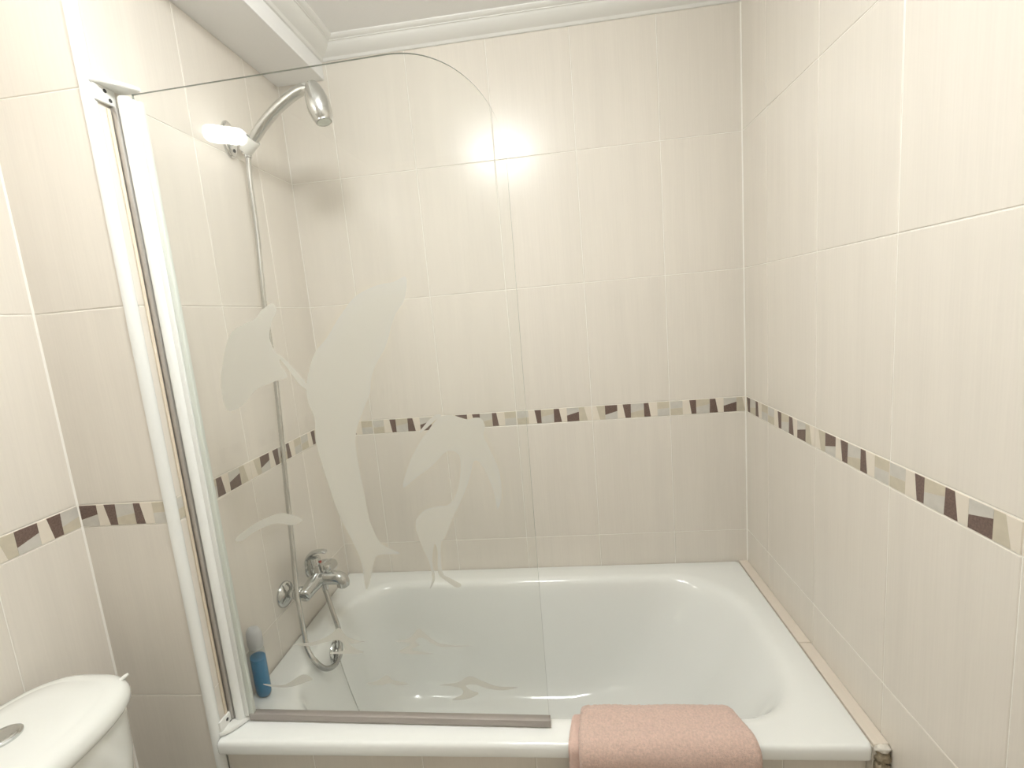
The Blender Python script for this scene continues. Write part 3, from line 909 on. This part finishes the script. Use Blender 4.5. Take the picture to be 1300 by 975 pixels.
def drape(name, x0b, x0f, x1b, x1f, off, th, mat, seed, amp):
    """cloth folded over the rim: left/right edges given at the back (b) and front (f) of the rim"""
    cen = [(-0.597 - 0.0 * off, -0.20), (-0.603, -0.12), (-0.610, -0.05), (-0.621, -0.010), (-0.633, 0.000), (-0.652, 0.0018), (-0.676, 0.0018), (-0.689, 0.0008), (-0.6955, -0.007), (-0.6965, -0.03), (-0.6970, -0.09), (-0.6975, -0.18), (-0.698, -0.28), (-0.698, -0.33)]
    path = spline([Vector((0, y, z)) for y, z in cen], 8)
    m = len(path)
    nx = 90
    v, f = [], []
    rows = []
    for i in range(m):
        T = (path[min(i + 1, m - 1)] - path[max(i - 1, 0)]).normalized()
        Nn = Vector((0, T.z, -T.y))
        if Nn.z < 0 and abs(Nn.z) > 0.5: Nn = -Nn
        if i > m // 2 and Nn.y > 0: Nn = -Nn
        if i < m // 3 and Nn.y < 0: Nn = -Nn
        t = min(max((-0.62 - path[i].y) / 0.075, 0), 1)
        xa, xb = x0b + (x0f - x0b) * t, x1b + (x1f - x1b) * t
        rows.append((path[i], Nn, xa, xb))
    for side in (0, 1):
        for i, (p, Nn, xa, xb) in enumerate(rows):
            for k in range(nx + 1):
                s = k / nx
                x = xa + (xb - xa) * s
                e = min(x - xa, xb - x)
                rnd = 1 - (1 - min(e / (th * 0.9), 1)) ** 2
                rnd = math.sqrt(max(rnd, 0))
                h = off + th * 0.5 + (0.5 * th * rnd if side else -0.5 * th * rnd)
                w = noise.noise(Vector((x * 14, i * 0.10, seed))) * 0.0018
                g = noise.noise(Vector((x * 420, i * 2.1, seed * 3))) * amp if side else 0
                q = p + Nn * (h + (w + g) * (1 if side else 0.2))
                v.append((x, q.y, q.z))
    st = nx + 1
    B = m * st
    for i in range(m - 1):
        for k in range(nx):
            a = i * st + k
            f.append((a, a + 1, a + st + 1, a + st))
            f.append((B + a, B + a + st, B + a + st + 1, B + a + 1))
        f.append((i * st, (i + 1) * st, B + (i + 1) * st, B + i * st))
        f.append((i * st + nx, B + i * st + nx, B + (i + 1) * st + nx, (i + 1) * st + nx))
    for k in range(nx):
        f.append((k, B + k, B + k + 1, k + 1))
        a = (m - 1) * st + k
        f.append((a, a + 1, B + a + 1, B + a))
    o = fix_normals(raw(name, v, f, mat, None, True))
    adopt(tw, o)
    return o


u = drape('under_fold', -0.607, -0.619, -0.285, -0.262, -0.0005, 0.009, M['towel2'], 1.7, 0.0006)
u['label'] = 'smooth hem showing at the left edge'
drape('top_fold', -0.588, -0.598, -0.272, -0.247, 0.0085, 0.018, M['towel'], 4.2, 0.0016)

# ================================================================ toilet
to = empty('toilet', (-1.40, -0.985, FLOOR_Z))
tag(to, 'white ceramic toilet with cistern against the left wall', 'toilet')
LZ = 0.262      # top of the lid at its rim


def lidloop(dx, dy, z, bulge=0.003, n=72, sq=3.0):
    """outline of the cistern seen from above: flat at the wall, bowed front, rounded ends"""
    pts = []
    cx, hx, cy, hy = -1.488, 0.121, -0.995, 0.180
    for k in range(n):
        a = 2 * math.pi * k / n
        c, s = math.cos(a), math.sin(a)
        ex = 2 / sq
        x = abs(c) ** ex * (1 if c > 0 else -1)
        y = abs(s) ** ex * (1 if s > 0 else -1)
        if x > 0:
            x *= 1 + (bulge / hx) * (1 - y * y)
        y2 = y
        pts.append((max(cx + (hx + dx) * x, WALL_T + 0.003), cy + (hy + dy) * y2, z))
    return pts


def stack(name, loops, mat, sharp=50):
    v = [p for l in loops for p in l]
    n = len(loops[0])
    f = []
    for i in range(len(loops) - 1):
        f += [(i * n + k, i * n + (k + 1) % n, (i + 1) * n + (k + 1) % n, (i + 1) * n + k) for k in range(n)]
    f.append(tuple(range(n - 1, -1, -1)))
    f.append(tuple((len(loops) - 1) * n + k for k in range(n)))
    o = fix_normals(raw(name, v, f, mat, None, True))
    o.data.set_sharp_from_angle(angle=math.radians(sharp))
    adopt(to, o)
    return o


stack('cistern', [lidloop(-0.045, -0.05, -0.16), lidloop(-0.040, -0.045, -0.15), lidloop(-0.030, -0.032, 0.0), lidloop(-0.012, -0.012, 0.16), lidloop(-0.009, -0.009, 0.253)], M['ceramic'])
lid = stack('cistern_lid', [lidloop(-0.013, -0.017, 0.2490), lidloop(-0.003, -0.004, 0.2520), lidloop(0.0, 0.0, 0.2590), lidloop(0.0, 0.0, 0.2670), lidloop(-0.003, -0.003, 0.2760), lidloop(-0.009, -0.009, 0.2825),
      lidloop(-0.018, -0.018, 0.2865), lidloop(-0.030, -0.031, 0.2895), lidloop(-0.0325, -0.034, 0.2895), lidloop(-0.036, -0.038, 0.2915), lidloop(-0.06, -0.075, 0.2945), lidloop(-0.09, -0.14, 0.2955)], M['ceramic'], 70)
btn = lathe('flush_button', [(0.024, -0.004), (0.0245, 0.003), (0.022, 0.0048), (0.020, 0.0042), (0.018, 0.0055), (0.006, 0.0062)], (-1.487, -0.972, 0.2955), (0, 0, 1), M['chrome'], None, 32)
adopt(to, btn)
nub = tube('lid_clip', [(-1.420, -0.838, 0.282), (-1.415, -0.834, 0.285), (-1.411, -0.830, 0.2875)], [0.003, 0.0035, 0.0022], M['white_plastic'], None, 12)
adopt(to, nub)


def bowl_loop(sx, sy, z, cx=-1.20):
    return [(cx + sx * math.cos(2 * math.pi * k / 48), -0.985 + sy * math.sin(2 * math.pi * k / 48), z) for k in range(48)]


stack('bowl', [bowl_loop(.16, .11, FLOOR_Z + .001, -1.26), bowl_loop(.155, .105, -0.45, -1.26), bowl_loop(.18, .13, -0.33, -1.24), bowl_loop(.225, .175, -0.22, -1.20), bowl_loop(.23, .18, -0.185, -1.20)], M['ceramic'])
stack('bowl_shelf', [[(x, y, -0.30 if i == 0 else -0.162) for x, y in ((-1.605, -1.10), (-1.36, -1.10), (-1.36, -0.87), (-1.605, -0.87))] for i in range(2)], M['ceramic'])
stack('seat_lid', [bowl_loop(.235, .185, -0.183, -1.195), bowl_loop(.24, .19, -0.170, -1.195), bowl_loop(.235, .185, -0.150, -1.195), bowl_loop(.20, .15, -0.143, -1.195)], M['white_plastic'])

# ================================================================ lamps
cl = empty('ceiling_lamp', (-0.80, -1.00, CEIL_Z))
tag(cl, 'round white ceiling lamp in the middle of the bathroom ceiling', 'lamp')
a = lathe('lamp_base', [(0.135, 0), (0.140, 0.002), (0.140, 0.012), (0.135, 0.014)], (-0.80, -1.00, CEIL_Z - 0.0002), (0, 0, -1), M['white_metal'])
b = lathe('diffuser', [(0.110, 0.014), (0.132, 0.022), (0.145, 0.038), (0.148, 0.054), (0.138, 0.072), (0.110, 0.086), (0.070, 0.094), (0.03, 0.098), (0.006, 0.0985)], (-0.80, -1.00, CEIL_Z), (0, 0, -1), M['lamp'])
adopt(cl, a, b)
ml = empty('mirror_lamp', (WALL_T, -1.18, 1.485))
tag(ml, 'short white tube lamp fixed high on the wall over the toilet', 'lamp')
a = box('lamp_base', (WALL_T + 0.0005, -1.24, 1.470), (WALL_T + 0.028, -1.06, 1.500), M['white_metal'], None, 0.004)
b = lathe('tube', [(0.012, 0.0), (0.024, 0.006), (0.024, 0.02), (0.024, 0.12), (0.023, 0.134), (0.012, 0.14)], (WALL_T + 0.054, -1.215, 1.505), (0, 1, -0.27), M['tube'])
adopt(ml, a, b)
